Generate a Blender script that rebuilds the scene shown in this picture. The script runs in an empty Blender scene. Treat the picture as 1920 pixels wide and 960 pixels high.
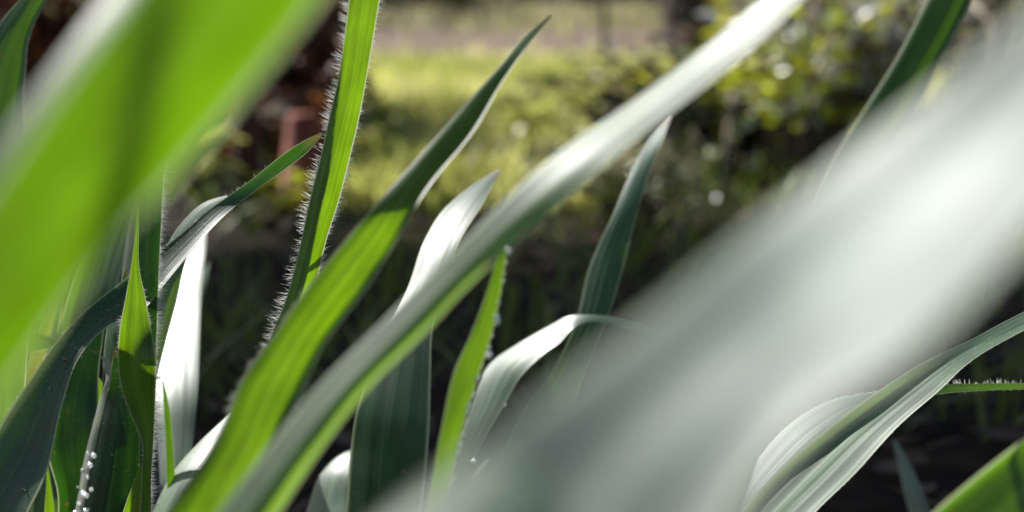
import bpy, math, random
import numpy as np
from mathutils import Vector, Matrix

random.seed(7)
rng = np.random.default_rng(7)
S = bpy.context.scene
C = S.collection
R = math.radians

# ------------------------------------------------------------------ camera
CAM = Vector((0, 0, 0.22))
PITCH = R(-12)
FWD = Vector((0, math.cos(PITCH), math.sin(PITCH)))
RIGHT = Vector((1, 0, 0))
UP = RIGHT.cross(FWD)
K = 0.72                      # sensor / lens
cd = bpy.data.cameras.new('camera')
cam = bpy.data.objects.new('camera', cd)
C.objects.link(cam)
cam.location = CAM
cam.rotation_euler = (R(90) + PITCH, 0, 0)
cd.sensor_width = 36
cd.lens = 50
cd.clip_start = 0.008
cd.clip_end = 300
cd.dof.use_dof = True
cd.dof.focus_distance = 0.348
cd.dof.aperture_fstop = 9.0
cd.dof.aperture_blades = 9
S.camera = cam

# ------------------------------------------------------------------ light
SUN_EL, SUN_AZ = R(40), R(-52)      # azimuth measured from straight ahead, minus = left
SUN = Vector((math.sin(SUN_AZ) * math.cos(SUN_EL), math.cos(SUN_AZ) * math.cos(SUN_EL), math.sin(SUN_EL)))
sd = bpy.data.lights.new('sun', 'SUN')
sd.energy = 5.0
sd.angle = R(0.53)
sd.color = (1.0, 0.97, 0.93)
so = bpy.data.objects.new('sun', sd)
C.objects.link(so)
so.rotation_euler = (-SUN).to_track_quat('-Z', 'Y').to_euler()
so.location = SUN * 20
W = bpy.data.worlds.new('World')
S.world = W
W.use_nodes = True
nt = W.node_tree
bg = nt.nodes['Background']
sky = nt.nodes.new('ShaderNodeTexSky')
sky.sky_type = 'NISHITA'
sky.sun_disc = False
sky.sun_elevation = SUN_EL
sky.sun_rotation = SUN_AZ
nt.links.new(sky.outputs[0], bg.inputs[0])
bg.inputs[1].default_value = 0.06
S.view_settings.view_transform = 'Standard'
S.view_settings.look = 'None'
S.view_settings.exposure = 1.12
S.view_settings.gamma = 1
S.cycles.use_denoising = True
S.cycles.max_bounces = 8
S.cycles.transparent_max_bounces = 8
S.cycles.sample_clamp_indirect = 6

# ------------------------------------------------------------------ helpers
def tag(o, label=None, cat=None, group=None, kind=None):
    if label: o['label'] = label
    if cat: o['category'] = cat
    if group: o['group'] = group
    if kind: o['kind'] = kind
    return o

def px(x, y, d):
    """point seen at photograph pixel (x, y), d metres in front of the lens"""
    return CAM + FWD * d + RIGHT * ((x - 960) / 1920 * K * d) + UP * ((480 - y) / 1920 * K * d)

def on_ground(x, d):
    """ground point d metres ahead in column x"""
    return Vector(((x - 960) / 1920 * K * d, d, 0))

def mesh(name, V, F, mat, parent=None, origin=None, UV=None, smooth=True):
    me = bpy.data.meshes.new(name)
    if origin is not None:
        V = [tuple(Vector(v) - origin) for v in V]
    me.from_pydata([tuple(v) for v in V], [], F)
    if UV is not None:
        uvl = me.uv_layers.new(name='UVMap')
        loops = np.empty(len(me.loops), dtype=np.int32)
        me.loops.foreach_get('vertex_index', loops)
        uvl.data.foreach_set('uv', np.asarray(UV, dtype=np.float32)[loops].ravel())
    if smooth:
        me.polygons.foreach_set('use_smooth', [True] * len(me.polygons))
    me.materials.append(mat)
    o = bpy.data.objects.new(name, me)
    C.objects.link(o)
    if origin is not None and parent is None:
        o.location = origin
    if parent is not None:
        o.parent = parent
    return o

class MB:
    def __init__(s): s.V, s.F, s.U = [], [], []
    def add(s, V, F, U=None):
        b = len(s.V)
        s.V += [tuple(v) for v in V]
        s.F += [tuple(b + i for i in f) for f in F]
        s.U += U if U else [(0.5, 0.5)] * len(V)
    def tube(s, pts, rad, n=7, cap=True):
        pts = [Vector(p) for p in pts]
        V, F, U = [], [], []
        a = Vector((0.31, 0.52, 0.79))
        for i, p in enumerate(pts):
            t = (pts[min(i + 1, len(pts) - 1)] - pts[max(i - 1, 0)]).normalized()
            x = t.cross(a).normalized(); y = t.cross(x)
            for k in range(n):
                an = 2 * math.pi * k / n
                V.append(p + (x * math.cos(an) + y * math.sin(an)) * rad[i])
                U.append((k / n, i / len(pts)))
        for i in range(len(pts) - 1):
            for k in range(n):
                k2 = (k + 1) % n
                F.append((i * n + k, i * n + k2, (i + 1) * n + k2, (i + 1) * n + k))
        if cap:
            F.append(tuple(reversed(range(n))))
            F.append(tuple((len(pts) - 1) * n + k for k in range(n)))
        s.add(V, F, U)
    def lathe(s, prof, c, n=28):
        V, F = [], []
        for r, z in prof:
            for k in range(n):
                an = 2 * math.pi * k / n
                V.append((c[0] + r * math.cos(an), c[1] + r * math.sin(an), c[2] + z))
        for i in range(len(prof) - 1):
            for k in range(n):
                k2 = (k + 1) % n
                F.append((i * n + k, i * n + k2, (i + 1) * n + k2, (i + 1) * n + k))
        s.add(V, F)
    def leaf(s, p, d, nrm, L, w, bend=0.15):
        """one pointed leaf of six faces"""
        d = d.normalized(); side = d.cross(nrm)
        if side.length < 1e-4: side = d.cross(Vector((1, 0, 0.1)))
        side.normalize(); nn = side.cross(d)
        V, U = [], []
        for t, ww in ((0, .12), (.3, .85), (.62, .9), (1, .02)):
            q = p + d * (L * t) - nn * (bend * L * t * t)
            V += [q - side * w * ww * .5 + nn * w * .12, q, q + side * w * ww * .5 + nn * w * .12]
            U += [(0, t), (.5, t), (1, t)]
        F = []
        for i in range(3):
            for k in range(2):
                a = i * 3 + k
                F.append((a, a + 1, a + 4, a + 3))
        s.add(V, F, U)
    def build(s, name, mat, parent=None, origin=None, smooth=True):
        return mesh(name, s.V, s.F, mat, parent, origin, s.U, smooth)

# ------------------------------------------------------------------ materials
def mat_new(name):
    m = bpy.data.materials.new(name)
    m.use_nodes = True
    n = m.node_tree.nodes
    n.clear()
    out = n.new('ShaderNodeOutputMaterial')
    return m, n, m.node_tree.links, out

def math_node(n, l, op, a, b=None, c=None, clamp=False):
    q = n.new('ShaderNodeMath'); q.operation = op; q.use_clamp = clamp
    for i, v in enumerate((a, b, c)):
        if v is None: continue
        if isinstance(v, (int, float)): q.inputs[i].default_value = v
        else: l.new(v, q.inputs[i])
    return q.outputs[0]

def mixcol(n, l, fac, a, b):
    q = n.new('ShaderNodeMix'); q.data_type = 'RGBA'
    for i, v in ((0, fac), (6, a), (7, b)):
        if isinstance(v, (int, float)): q.inputs[i].default_value = v
        elif isinstance(v, tuple): q.inputs[i].default_value = (*v, 1)
        else: l.new(v, q.inputs[i])
    return q.outputs[2]

def leaf_mat(name, dif, trans, tf=0.5, rough=0.42, margin=(0.32, 0.36, 0.2), veins=16, spec=0.5, speck=0.5, mw=0.05):
    """grass leaf: waxy reflecting surface over a translucent blade, long parallel veins, pale margin.
    UV x runs across the leaf, UV y along it in centimetres."""
    m, n, l, out = mat_new(name)
    uv = n.new('ShaderNodeUVMap'); uv.uv_map = 'UVMap'
    sep = n.new('ShaderNodeSeparateXYZ'); l.new(uv.outputs[0], sep.inputs[0])
    u, v = sep.outputs[0], sep.outputs[1]
    # veins
    cx = n.new('ShaderNodeCombineXYZ')
    l.new(math_node(n, l, 'MULTIPLY', u, float(veins)), cx.inputs[0])
    l.new(math_node(n, l, 'MULTIPLY', v, 0.12), cx.inputs[1])
    oi = n.new('ShaderNodeObjectInfo')
    l.new(math_node(n, l, 'MULTIPLY', oi.outputs['Random'], 40.0), cx.inputs[2])
    vn = n.new('ShaderNodeTexNoise'); vn.inputs['Scale'].default_value = 1.0
    vn.inputs['Detail'].default_value = 2.5; vn.inputs['Roughness'].default_value = 0.6
    l.new(cx.outputs[0], vn.inputs['Vector'])
    cy = n.new('ShaderNodeCombineXYZ')
    l.new(math_node(n, l, 'MULTIPLY', u, veins * 0.38), cy.inputs[0]); l.new(math_node(n, l, 'MULTIPLY', v, 0.2), cy.inputs[1])
    l.new(math_node(n, l, 'MULTIPLY', oi.outputs['Random'], 71.0), cy.inputs[2])
    vw = n.new('ShaderNodeTexNoise'); vw.inputs['Scale'].default_value = 1.0; vw.inputs['Detail'].default_value = 1
    l.new(cy.outputs[0], vw.inputs['Vector'])
    vein = math_node(n, l, 'ADD', math_node(n, l, 'MULTIPLY', vn.outputs[0], 0.55), math_node(n, l, 'MULTIPLY', vw.outputs[0], 0.45))
    ve = n.new('ShaderNodeMapRange'); l.new(vein, ve.inputs[0])
    ve.inputs[1].default_value = 0.35; ve.inputs[2].default_value = 0.65
    # blotches along the leaf
    cb = n.new('ShaderNodeCombineXYZ')
    l.new(math_node(n, l, 'MULTIPLY', u, 1.4), cb.inputs[0]); l.new(math_node(n, l, 'MULTIPLY', v, 0.6), cb.inputs[1])
    l.new(math_node(n, l, 'MULTIPLY', oi.outputs['Random'], 23.0), cb.inputs[2])
    bn = n.new('ShaderNodeTexNoise'); bn.inputs['Scale'].default_value = 1.6; bn.inputs['Detail'].default_value = 4
    l.new(cb.outputs[0], bn.inputs['Vector'])
    bl = n.new('ShaderNodeMapRange'); l.new(bn.outputs[0], bl.inputs[0])
    bl.inputs[1].default_value = 0.3; bl.inputs[2].default_value = 0.7; bl.inputs[3].default_value = 0.78; bl.inputs[4].default_value = 1.18
    # cross wrinkles + cells for the fine silvery grain
    cc = n.new('ShaderNodeCombineXYZ')
    l.new(math_node(n, l, 'MULTIPLY', u, 30.0), cc.inputs[0]); l.new(math_node(n, l, 'MULTIPLY', v, 34.0), cc.inputs[1])
    cn = n.new('ShaderNodeTexNoise'); cn.inputs['Scale'].default_value = 1.0; cn.inputs['Detail'].default_value = 2
    l.new(cc.outputs[0], cn.inputs['Vector'])
    # margin
    a = math_node(n, l, 'ABSOLUTE', math_node(n, l, 'SUBTRACT', math_node(n, l, 'MULTIPLY', u, 2.0), 1.0))
    mg = n.new('ShaderNodeMapRange'); l.new(a, mg.inputs[0])
    mg.inputs[1].default_value = 1 - 2 * mw; mg.inputs[2].default_value = 1.0 - mw * .5
    # midrib, paler
    mr = n.new('ShaderNodeMapRange'); l.new(a, mr.inputs[0])
    mr.inputs[1].default_value = 0.05; mr.inputs[2].default_value = 0.0; mr.inputs[3].default_value = 0; mr.inputs[4].default_value = 0.55
    vm = math_node(n, l, 'MULTIPLY_ADD', ve.outputs[0], 0.45, 0.72)
    vm = math_node(n, l, 'MULTIPLY', vm, bl.outputs[0])
    def tint(col):
        vx = n.new('ShaderNodeVectorMath'); vx.operation = 'SCALE'
        vx.inputs[0].default_value = col; l.new(vm, vx.inputs['Scale'])
        return vx.outputs[0]
    dc = mixcol(n, l, mr.outputs[0], tint(dif), tuple(min(1, c * 2.2 + .03) for c in dif))
    dc = mixcol(n, l, mg.outputs[0], dc, margin)
    tc = mixcol(n, l, mg.outputs[0], tint(trans), tuple(min(1, c * 1.2) for c in margin))
    tc = mixcol(n, l, mr.outputs[0], tc, (trans[0] * 1.25, trans[1] * 1.1, trans[2] + .02))
    # dry brown tip and small rusty spots
    at = n.new('ShaderNodeAttribute'); at.attribute_name = 'along'
    tp = n.new('ShaderNodeMapRange'); l.new(math_node(n, l, 'MULTIPLY_ADD', bn.outputs[0], 0.05, at.outputs['Fac']), tp.inputs[0])
    tp.inputs[1].default_value = 0.985; tp.inputs[2].default_value = 1.02; tp.inputs[4].default_value = 0.8
    cs_ = n.new('ShaderNodeCombineXYZ')
    l.new(math_node(n, l, 'MULTIPLY', u, 9.0), cs_.inputs[0]); l.new(math_node(n, l, 'MULTIPLY', v, 5.0), cs_.inputs[1])
    l.new(math_node(n, l, 'MULTIPLY', oi.outputs['Random'], 91.0), cs_.inputs[2])
    sn = n.new('ShaderNodeTexNoise'); sn.inputs['Scale'].default_value = 1.0; sn.inputs['Detail'].default_value = 1
    l.new(cs_.outputs[0], sn.inputs['Vector'])
    sp = n.new('ShaderNodeMapRange'); l.new(sn.outputs[0], sp.inputs[0])
    sp.inputs[1].default_value = 0.70; sp.inputs[2].default_value = 0.76; sp.inputs[4].default_value = 0.55
    br = math_node(n, l, 'MAXIMUM', tp.outputs[0], sp.outputs[0])
    dc = mixcol(n, l, br, dc, (0.12, 0.085, 0.035))
    tc = mixcol(n, l, br, tc, (0.20, 0.13, 0.03))
    bu = n.new('ShaderNodeBump'); bu.inputs['Strength'].default_value = 0.35; bu.inputs['Distance'].default_value = 0.0004
    h = math_node(n, l, 'MULTIPLY_ADD', cn.outputs[0], 0.35 * speck, vein)
    l.new(h, bu.inputs['Height'])
    p = n.new('ShaderNodeBsdfPrincipled')
    l.new(dc, p.inputs['Base Color'])
    rr = math_node(n, l, 'MULTIPLY_ADD', cn.outputs[0], 0.22 * speck, rough - 0.11 * speck)
    l.new(rr, p.inputs['Roughness'])
    p.inputs['Specular IOR Level'].default_value = spec
    l.new(bu.outputs[0], p.inputs['Normal'])
    t = n.new('ShaderNodeBsdfTranslucent'); l.new(tc, t.inputs[0])
    mx = n.new('ShaderNodeMixShader'); mx.inputs[0].default_value = tf
    l.new(p.outputs[0], mx.inputs[1]); l.new(t.outputs[0], mx.inputs[2])
    l.new(mx.outputs[0], out.inputs[0])
    return m

def rough_mat(name, cols, scale, rough=0.9, bump=0.4, dist=0.004, trans=0, spec=0.5):
    m, n, l, out = mat_new(name)
    tcn = n.new('ShaderNodeTexCoord')
    no = n.new('ShaderNodeTexNoise'); no.inputs['Scale'].default_value = scale; no.inputs['Detail'].default_value = 6
    l.new(tcn.outputs['Object'], no.inputs['Vector'])
    cr = n.new('ShaderNodeValToRGB'); l.new(no.outputs[0], cr.inputs[0])
    e = cr.color_ramp.elements
    e[0].position, e[1].position = 0.3, 0.72
    e[0].color = (*cols[0], 1); e[1].color = (*cols[-1], 1)
    if len(cols) == 3:
        q = cr.color_ramp.elements.new(0.5); q.color = (*cols[1], 1)
    p = n.new('ShaderNodeBsdfPrincipled'); p.inputs['Roughness'].default_value = rough; p.inputs['Specular IOR Level'].default_value = spec
    l.new(cr.outputs[0], p.inputs['Base Color'])
    bu = n.new('ShaderNodeBump'); bu.inputs['Strength'].default_value = bump; bu.inputs['Distance'].default_value = dist
    l.new(no.outputs[0], bu.inputs['Height']); l.new(bu.outputs[0], p.inputs['Normal'])
    if trans:
        t = n.new('ShaderNodeBsdfTranslucent'); l.new(cr.outputs[0], t.inputs[0])
        mx = n.new('ShaderNodeMixShader'); mx.inputs[0].default_value = trans
        l.new(p.outputs[0], mx.inputs[1]); l.new(t.outputs[0], mx.inputs[2]); l.new(mx.outputs[0], out.inputs[0])
    else:
        l.new(p.outputs[0], out.inputs[0])
    return m

M = {}
M['leaf'] = leaf_mat('grass_leaf', (0.030, 0.075, 0.032), (0.10, 0.23, 0.001), tf=0.5)
M['deep'] = leaf_mat('deep_leaf', (0.030, 0.080, 0.022), (0.10, 0.215, 0.001), tf=0.55)
M['bright'] = leaf_mat('bright_leaf', (0.035, 0.085, 0.025), (0.155, 0.295, 0.0005), tf=0.55)
M['dark'] = leaf_mat('shade_side_leaf', (0.016, 0.046, 0.026), (0.03, 0.11, 0.002), tf=0.42)  # darker leaf; shadow on the low left blades is put into its colour
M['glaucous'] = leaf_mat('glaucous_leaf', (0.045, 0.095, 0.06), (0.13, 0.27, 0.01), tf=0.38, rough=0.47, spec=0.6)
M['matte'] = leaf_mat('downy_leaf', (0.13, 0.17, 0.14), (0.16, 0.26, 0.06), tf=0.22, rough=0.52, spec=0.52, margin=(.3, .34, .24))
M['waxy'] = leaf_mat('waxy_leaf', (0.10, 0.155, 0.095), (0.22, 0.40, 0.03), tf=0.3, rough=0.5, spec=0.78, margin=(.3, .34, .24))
M['gloss'] = leaf_mat('glossy_dark_leaf', (0.014, 0.055, 0.018), (0.04, 0.13, 0.002), tf=0.32, rough=0.45, spec=0.8)  # dark base also holds the shade on the broad blade's lower half
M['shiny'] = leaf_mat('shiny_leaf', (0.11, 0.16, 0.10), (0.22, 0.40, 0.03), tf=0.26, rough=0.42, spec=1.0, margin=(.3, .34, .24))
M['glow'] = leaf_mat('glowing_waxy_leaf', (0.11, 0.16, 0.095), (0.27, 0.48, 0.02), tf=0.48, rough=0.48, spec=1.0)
M['pale'] = leaf_mat('pale_leaf', (0.34, 0.35, 0.26), (0.42, 0.44, 0.2), tf=0.4, rough=0.5, margin=(.45, .46, .35))
M['yellow'] = leaf_mat('yellowing_leaf', (0.16, 0.16, 0.04), (0.22, 0.22, 0.02), tf=0.5, rough=0.5)

m, n, l, out = mat_new('leaf_hair')
d_ = n.new('ShaderNodeBsdfPrincipled'); d_.inputs['Base Color'].default_value = (.9, .9, .86, 1); d_.inputs['Roughness'].default_value = .3
t_ = n.new('ShaderNodeBsdfTranslucent'); t_.inputs[0].default_value = (.95, .95, .9, 1)
x_ = n.new('ShaderNodeMixShader'); x_.inputs[0].default_value = .55
l.new(d_.outputs[0], x_.inputs[1]); l.new(t_.outputs[0], x_.inputs[2]); l.new(x_.outputs[0], out.inputs[0])
M['hair'] = m
m, n, l, out = mat_new('glint_bead')  # clear beads that stand in for out-of-focus hair glints
d_ = n.new('ShaderNodeBsdfPrincipled'); d_.inputs['Base Color'].default_value = (.95, .97, .97, 1); d_.inputs['Roughness'].default_value = .12
d_.inputs['Transmission Weight'].default_value = .85; d_.inputs['IOR'].default_value = 1.33
t_ = n.new('ShaderNodeBsdfTranslucent'); t_.inputs[0].default_value = (.95, .97, .97, 1)
x_ = n.new('ShaderNodeMixShader'); x_.inputs[0].default_value = .25
l.new(d_.outputs[0], x_.inputs[1]); l.new(t_.outputs[0], x_.inputs[2]); l.new(x_.outputs[0], out.inputs[0])
M['glint_bead'] = m
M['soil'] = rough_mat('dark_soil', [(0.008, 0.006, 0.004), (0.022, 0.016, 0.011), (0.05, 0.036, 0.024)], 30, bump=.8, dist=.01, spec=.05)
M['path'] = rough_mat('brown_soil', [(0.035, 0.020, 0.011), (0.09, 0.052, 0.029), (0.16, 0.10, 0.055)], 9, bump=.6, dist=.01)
M['turf'] = rough_mat('turf', [(0.08, 0.08, 0.02), (0.16, 0.14, 0.05)], 5)
M['lawn'] = rough_mat('lawn_blade', [(0.20, 0.27, 0.03), (0.49, 0.49, 0.13), (0.76, 0.69, 0.42)], 2.2, rough=.45, trans=.55)
M['farlawn'] = rough_mat('far_lawn_blade', [(0.16, 0.16, 0.06), (0.34, 0.31, 0.16), (0.52, 0.46, 0.30)], 1.6, rough=.6, trans=.45)
M['dimgrass'] = rough_mat('shade_grass', [(0.06, 0.09, 0.014), (0.16, 0.20, 0.03)], 7, rough=.5, trans=.4)
M['straw'] = rough_mat('straw', [(0.22, 0.17, 0.12), (0.42, 0.36, 0.27)], 14, rough=.6, trans=.25)
M['litter'] = rough_mat('leaf_litter', [(0.02, 0.013, 0.009), (0.09, 0.062, 0.04)], 25, rough=.7, spec=.15)
M['bushleaf'] = rough_mat('bush_leaf', [(0.30, 0.40, 0.010), (0.58, 0.62, 0.02), (0.8, 0.66, 0.05)], 9, rough=.4, trans=.55)
M['bushsilver'] = rough_mat('silvery_leaf', [(0.45, 0.45, 0.36), (0.72, 0.68, 0.6)], 9, rough=.35, trans=.3)
M['stem'] = rough_mat('dark_stem', [(0.035, 0.023, 0.015), (0.09, 0.06, 0.04)], 40)
M['bark'] = rough_mat('bark', [(0.014, 0.008, 0.006), (0.045, 0.026, 0.018)], 25, bump=.9, dist=.01)
M['wood'] = rough_mat('weathered_wood', [(0.030, 0.016, 0.010), (0.075, 0.042, 0.026)], 18, bump=.5)
M['clay'] = rough_mat('red_clay', [(0.14, 0.026, 0.007), (0.21, 0.045, 0.012)], 20, rough=.8, bump=.2)
M['rust'] = rough_mat('rusty_leaf', [(0.05, 0.016, 0.008), (0.15, 0.05, 0.018), (0.30, 0.13, 0.05)], 7, rough=.5, trans=.5)
M['twig'] = rough_mat('brown_twig', [(0.05, 0.032, 0.022), (0.16, 0.11, 0.075)], 20, rough=.6)
M['glint'] = rough_mat('glossy_leaf', [(0.3, 0.34, 0.10), (0.55, 0.55, 0.36)], 9, rough=.22, trans=.35, spec=1.0)
M['hedge'] = rough_mat('hedge_leaf', [(0.008, 0.014, 0.008), (0.03, 0.042, 0.02)], 6, rough=.6, trans=.10, spec=.15)  # near-black leaves; shade of the right-hand bushes is put into the colour
M['crown'] = rough_mat('crown_leaf', [(0.02, 0.05, 0.012), (0.05, 0.10, 0.02)], 4, rough=.5, trans=.3)
M['petal'] = rough_mat('pink_petal', [(0.55, 0.22, 0.26), (0.7, 0.36, 0.38)], 60, rough=.5, trans=.4)

# ------------------------------------------------------------------ grass blades
def hermite(t, T, Y):
    """cubic through the rows, tangents by finite differences"""
    Y = np.asarray(Y, float); n = len(T)
    D = np.empty_like(Y)
    D[0] = (Y[1] - Y[0]) / (T[1] - T[0]); D[-1] = (Y[-1] - Y[-2]) / (T[-1] - T[-2])
    for i in range(1, n - 1):
        h0, h1 = T[i] - T[i - 1], T[i + 1] - T[i]
        a = (Y[i] - Y[i - 1]) / h0; b = (Y[i + 1] - Y[i]) / h1
        D[i] = (a * h1 + b * h0) / (h0 + h1)
    k = np.clip(np.searchsorted(T, t, side='right') - 1, 0, n - 2)
    h = (T[k + 1] - T[k]); s = ((t - T[k]) / h)[:, None]; h = h[:, None]
    return ((2 * s**3 - 3 * s**2 + 1) * Y[k] + (s**3 - 2 * s**2 + s) * h * D[k]
            + (-2 * s**3 + 3 * s**2) * Y[k + 1] + (s**3 - s**2) * h * D[k + 1])

def face_normal(P, T, s):
    """leaf normal at P: s = 0 faces the lens, s = 1 catches the sun's mirror direction; always square to T"""
    V = (CAM - P).normalized()
    H = (V + SUN).normalized()
    n0 = (V - T * V.dot(T)).normalized(); n1 = (H - T * H.dot(T)).normalized()
    th = math.atan2(n0.cross(n1).dot(T), n0.dot(n1))
    return Matrix.Rotation(s * th, 3, T) @ n0

def solve_s(P, T, s):
    """s may be given as 'c0.1': the turn at which the leaf's seen side has that cosine to the sun"""
    if not isinstance(s, str): return s
    c = float(s[1:])
    return min(np.linspace(-1.2, 1.3, 101), key=lambda q: abs(face_normal(P, T, q).dot(SUN) - c) + .05 * abs(q))

def hit(x, y, P, N, lim=0.6):
    r = px(x, y, 1.0) - CAM
    den = r.dot(N); rn = r.length
    if abs(den) < 0.16 * rn: den = math.copysign(0.16 * rn, den)
    k = (P - CAM).dot(N) / den
    k0 = (P - CAM).dot(FWD)
    k = min(max(k, k0 * (1 - lim)), k0 * (1 + lim))
    return CAM + r * k

GROUP = 'grass blades of the near clump'
BLADES = {}

def blade(key, label, rows, mat='leaf', camber=0.12, n=56, m=16, hairs=None, crease=None, wave=0.0, curl=(0, 0), ridge=(0.003, 4.3), name='grass_blade'):
    """rows, root to tip: (left x, left y, right x, right y, distance, s). crease rows: (x, y, s of the left half) or None per row"""
    cs = [px((r[0] + r[2]) / 2, (r[1] + r[3]) / 2, r[4]) for r in rows]
    def tan_at(i): return (cs[min(i + 1, len(cs) - 1)] - cs[max(i - 1, 0)]).normalized()
    rows = [r[:5] + (solve_s(cs[i], tan_at(i), r[5]),) for i, r in enumerate(rows)]
    if crease: crease = [(c[0], c[1], solve_s(cs[i], tan_at(i), c[2])) for i, c in enumerate(crease)]
    A = np.array(rows, float)
    mid = (A[:, 0:2] + A[:, 2:4]) / 2
    T = np.concatenate([[0], np.cumsum(np.maximum(np.linalg.norm(np.diff(mid, axis=0), axis=1), 1))])
    t = np.linspace(0, T[-1], n)
    Q = hermite(t, T, A)
    if crease:
        FQ = hermite(t, T, np.array(crease, float))
    cen = [px((q[0] + q[2]) / 2, (q[1] + q[3]) / 2, q[4]) for q in Q]
    L, Fp, Rr, NN, TT = [], [], [], [], []
    for i, q in enumerate(Q):
        tan = (cen[min(i + 1, n - 1)] - cen[max(i - 1, 0)]).normalized()
        N = face_normal(cen[i], tan, q[5])
        if crease:
            f = hit(FQ[i][0], FQ[i][1], cen[i], N)
            Nl = face_normal(f, tan, FQ[i][2])
            L.append(hit(q[0], q[1], f, Nl)); Rr.append(hit(q[2], q[3], cen[i], N)); Fp.append(f)
        else:
            L.append(hit(q[0], q[1], cen[i], N)); Rr.append(hit(q[2], q[3], cen[i], N)); Fp.append(None)
        NN.append(N); TT.append(tan)
    # the part below the frame, down to the root in the ground
    c0 = (L[0] + Rr[0]) / 2; e0 = (Rr[0] - L[0]) / 2; h = max(c0.z, 0.01)
    back = -TT[0]
    hz = Vector((back.x, back.y, 0))
    g = Vector((c0.x, c0.y, 0)) + hz * (h * 0.45)
    p1 = c0 + back * (h * 0.4); p1.z = max(p1.z, h * .35)
    p2 = g + Vector((0, 0, h * 0.45))
    rings = []
    ne = 16
    for j in range(ne):
        w = 1 - j / ne                      # 1 at the root, towards 0 at the frame
        b = (1 - w)
        # bezier from g (w=1) to c0 (w=0)
        P = g * w**3 + p2 * (3 * w * w * b) + p1 * (3 * w * b * b) + c0 * b**3
        k = 0.22 + 0.78 * (b ** 0.8)
        rings.append((P - e0 * k, None, P + e0 * k))
    for i in range(n):
        rings.append((L[i], Fp[i], Rr[i]))
    V, U = [], []
    lenacc, prev = 0.0, None
    ph = random.random() * 6
    for i, (a, f, b) in enumerate(rings):
        c = (a + b) / 2
        if prev is not None: lenacc += (c - prev).length * 100
        prev = c
        w = (b - a).length
        N = NN[max(0, i - ne)]
        for k in range(m + 1):
            u = k / m
            if f is None:
                p = a.lerp(b, u) + N * (camber * w * (1 - (2 * u - 1) ** 2) * .5)
            else:
                wl, wr = (f - a).length, (b - f).length
                uc = wl / max(wl + wr, 1e-9)
                p = a.lerp(f, u / uc) if u < uc and uc > 1e-6 else f.lerp(b, (u - uc) / max(1 - uc, 1e-6))
                p = p + N * (camber * w * (1 - (2 * u - 1) ** 2) * .3)
            p = p + N * (ridge[0] * w * math.cos(6.283 * ridge[1] * u + ph + .05 * lenacc))
            if curl[0] and u < .2: p = p + N * (curl[0] * w * ((.2 - u) / .2) ** 2)
            if curl[1] and u > .8: p = p + N * (curl[1] * w * ((u - .8) / .2) ** 2)
            if wave:
                p = p + N * (wave * w * math.sin(lenacc * 2.1 + ph + 2.5 * u) * (abs(2 * u - 1) ** 2))
            V.append(p); U.append((u, lenacc))
    F = []
    for i in range(len(rings) - 1):
        for k in range(m):
            q = i * (m + 1) + k
            F.append((q, q + 1, q + m + 2, q + m + 1))
    origin = Vector((g.x, g.y, 0))
    o = mesh(name, V, F, M[mat], None, origin, U)
    at = o.data.attributes.new('along', 'FLOAT', 'POINT')
    at.data.foreach_set('value', [i / (len(rings) - 1) for i in range(len(rings)) for k in range(m + 1)])
    tag(o, label, 'grass blade', GROUP)
    if hairs:
        hb = MB()
        for spec in hairs:
            side, cnt, ln, i0, i1, th = spec[:6]
            updir = spec[6] if len(spec) > 6 else 0.25
            nb = spec[7] if len(spec) > 7 else 0.0
            for _ in range(cnt):
                f = i0 + (i1 - i0) * random.random()
                patch = .5 + .5 * math.sin(f * 61 + ph) * math.sin(f * 23 + 2 * ph)
                if side != 'F' and random.random() > .45 + .75 * patch: continue
                ii = min(int(f * (n - 1)), n - 2); fr = f * (n - 1) - ii
                row = (ne + ii) * (m + 1)
                row2 = row + m + 1
                if side == 'L': k = 0
                elif side == 'R': k = m
                else: k = random.randint(1, m - 1)
                p = V[row + k].lerp(V[row2 + k], fr)
                out_ = (V[row + m] - V[row]).normalized()
                if side == 'L': dirn = -out_
                elif side == 'R': dirn = out_
                else: dirn = NN[ii] * random.choice((1, 1, -1)) + out_ * random.uniform(-.4, .4)
                dirn = dirn + TT[ii] * (updir + random.gauss(0, .24)) + NN[ii] * random.gauss(nb, .3)
                dirn.normalize()
                q = p + dirn * (ln * random.uniform(.3, 1.15) * (.75 + .35 * patch)) - Vector((0, 0, ln * .05))
                s1 = dirn.cross(Vector((.3, .8, .5))).normalized() * th; s2 = dirn.cross(s1).normalized() * th
                hb.add([p + s1, p - s1 * .5 + s2 * .87, p - s1 * .5 - s2 * .87, q], [(0, 1, 3), (1, 2, 3), (2, 0, 3)])
        ho = mesh('hair_fringe', hb.V, hb.F, M['hair'], o, origin)
        ho['kind'] = 'stuff'
    BLADES[key] = dict(V=V, m=m, ne=ne, n=n, NN=NN, TT=TT)
    return o

def put(key, f, u):
    """point on a built blade: f along the seen length, u across"""
    b = BLADES[key]
    i = b['ne'] + min(int(f * (b['n'] - 1)), b['n'] - 1)
    k = int(round(u * b['m']))
    return b['V'][i * (b['m'] + 1) + k].copy(), b['NN'][i - b['ne']]

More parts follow.
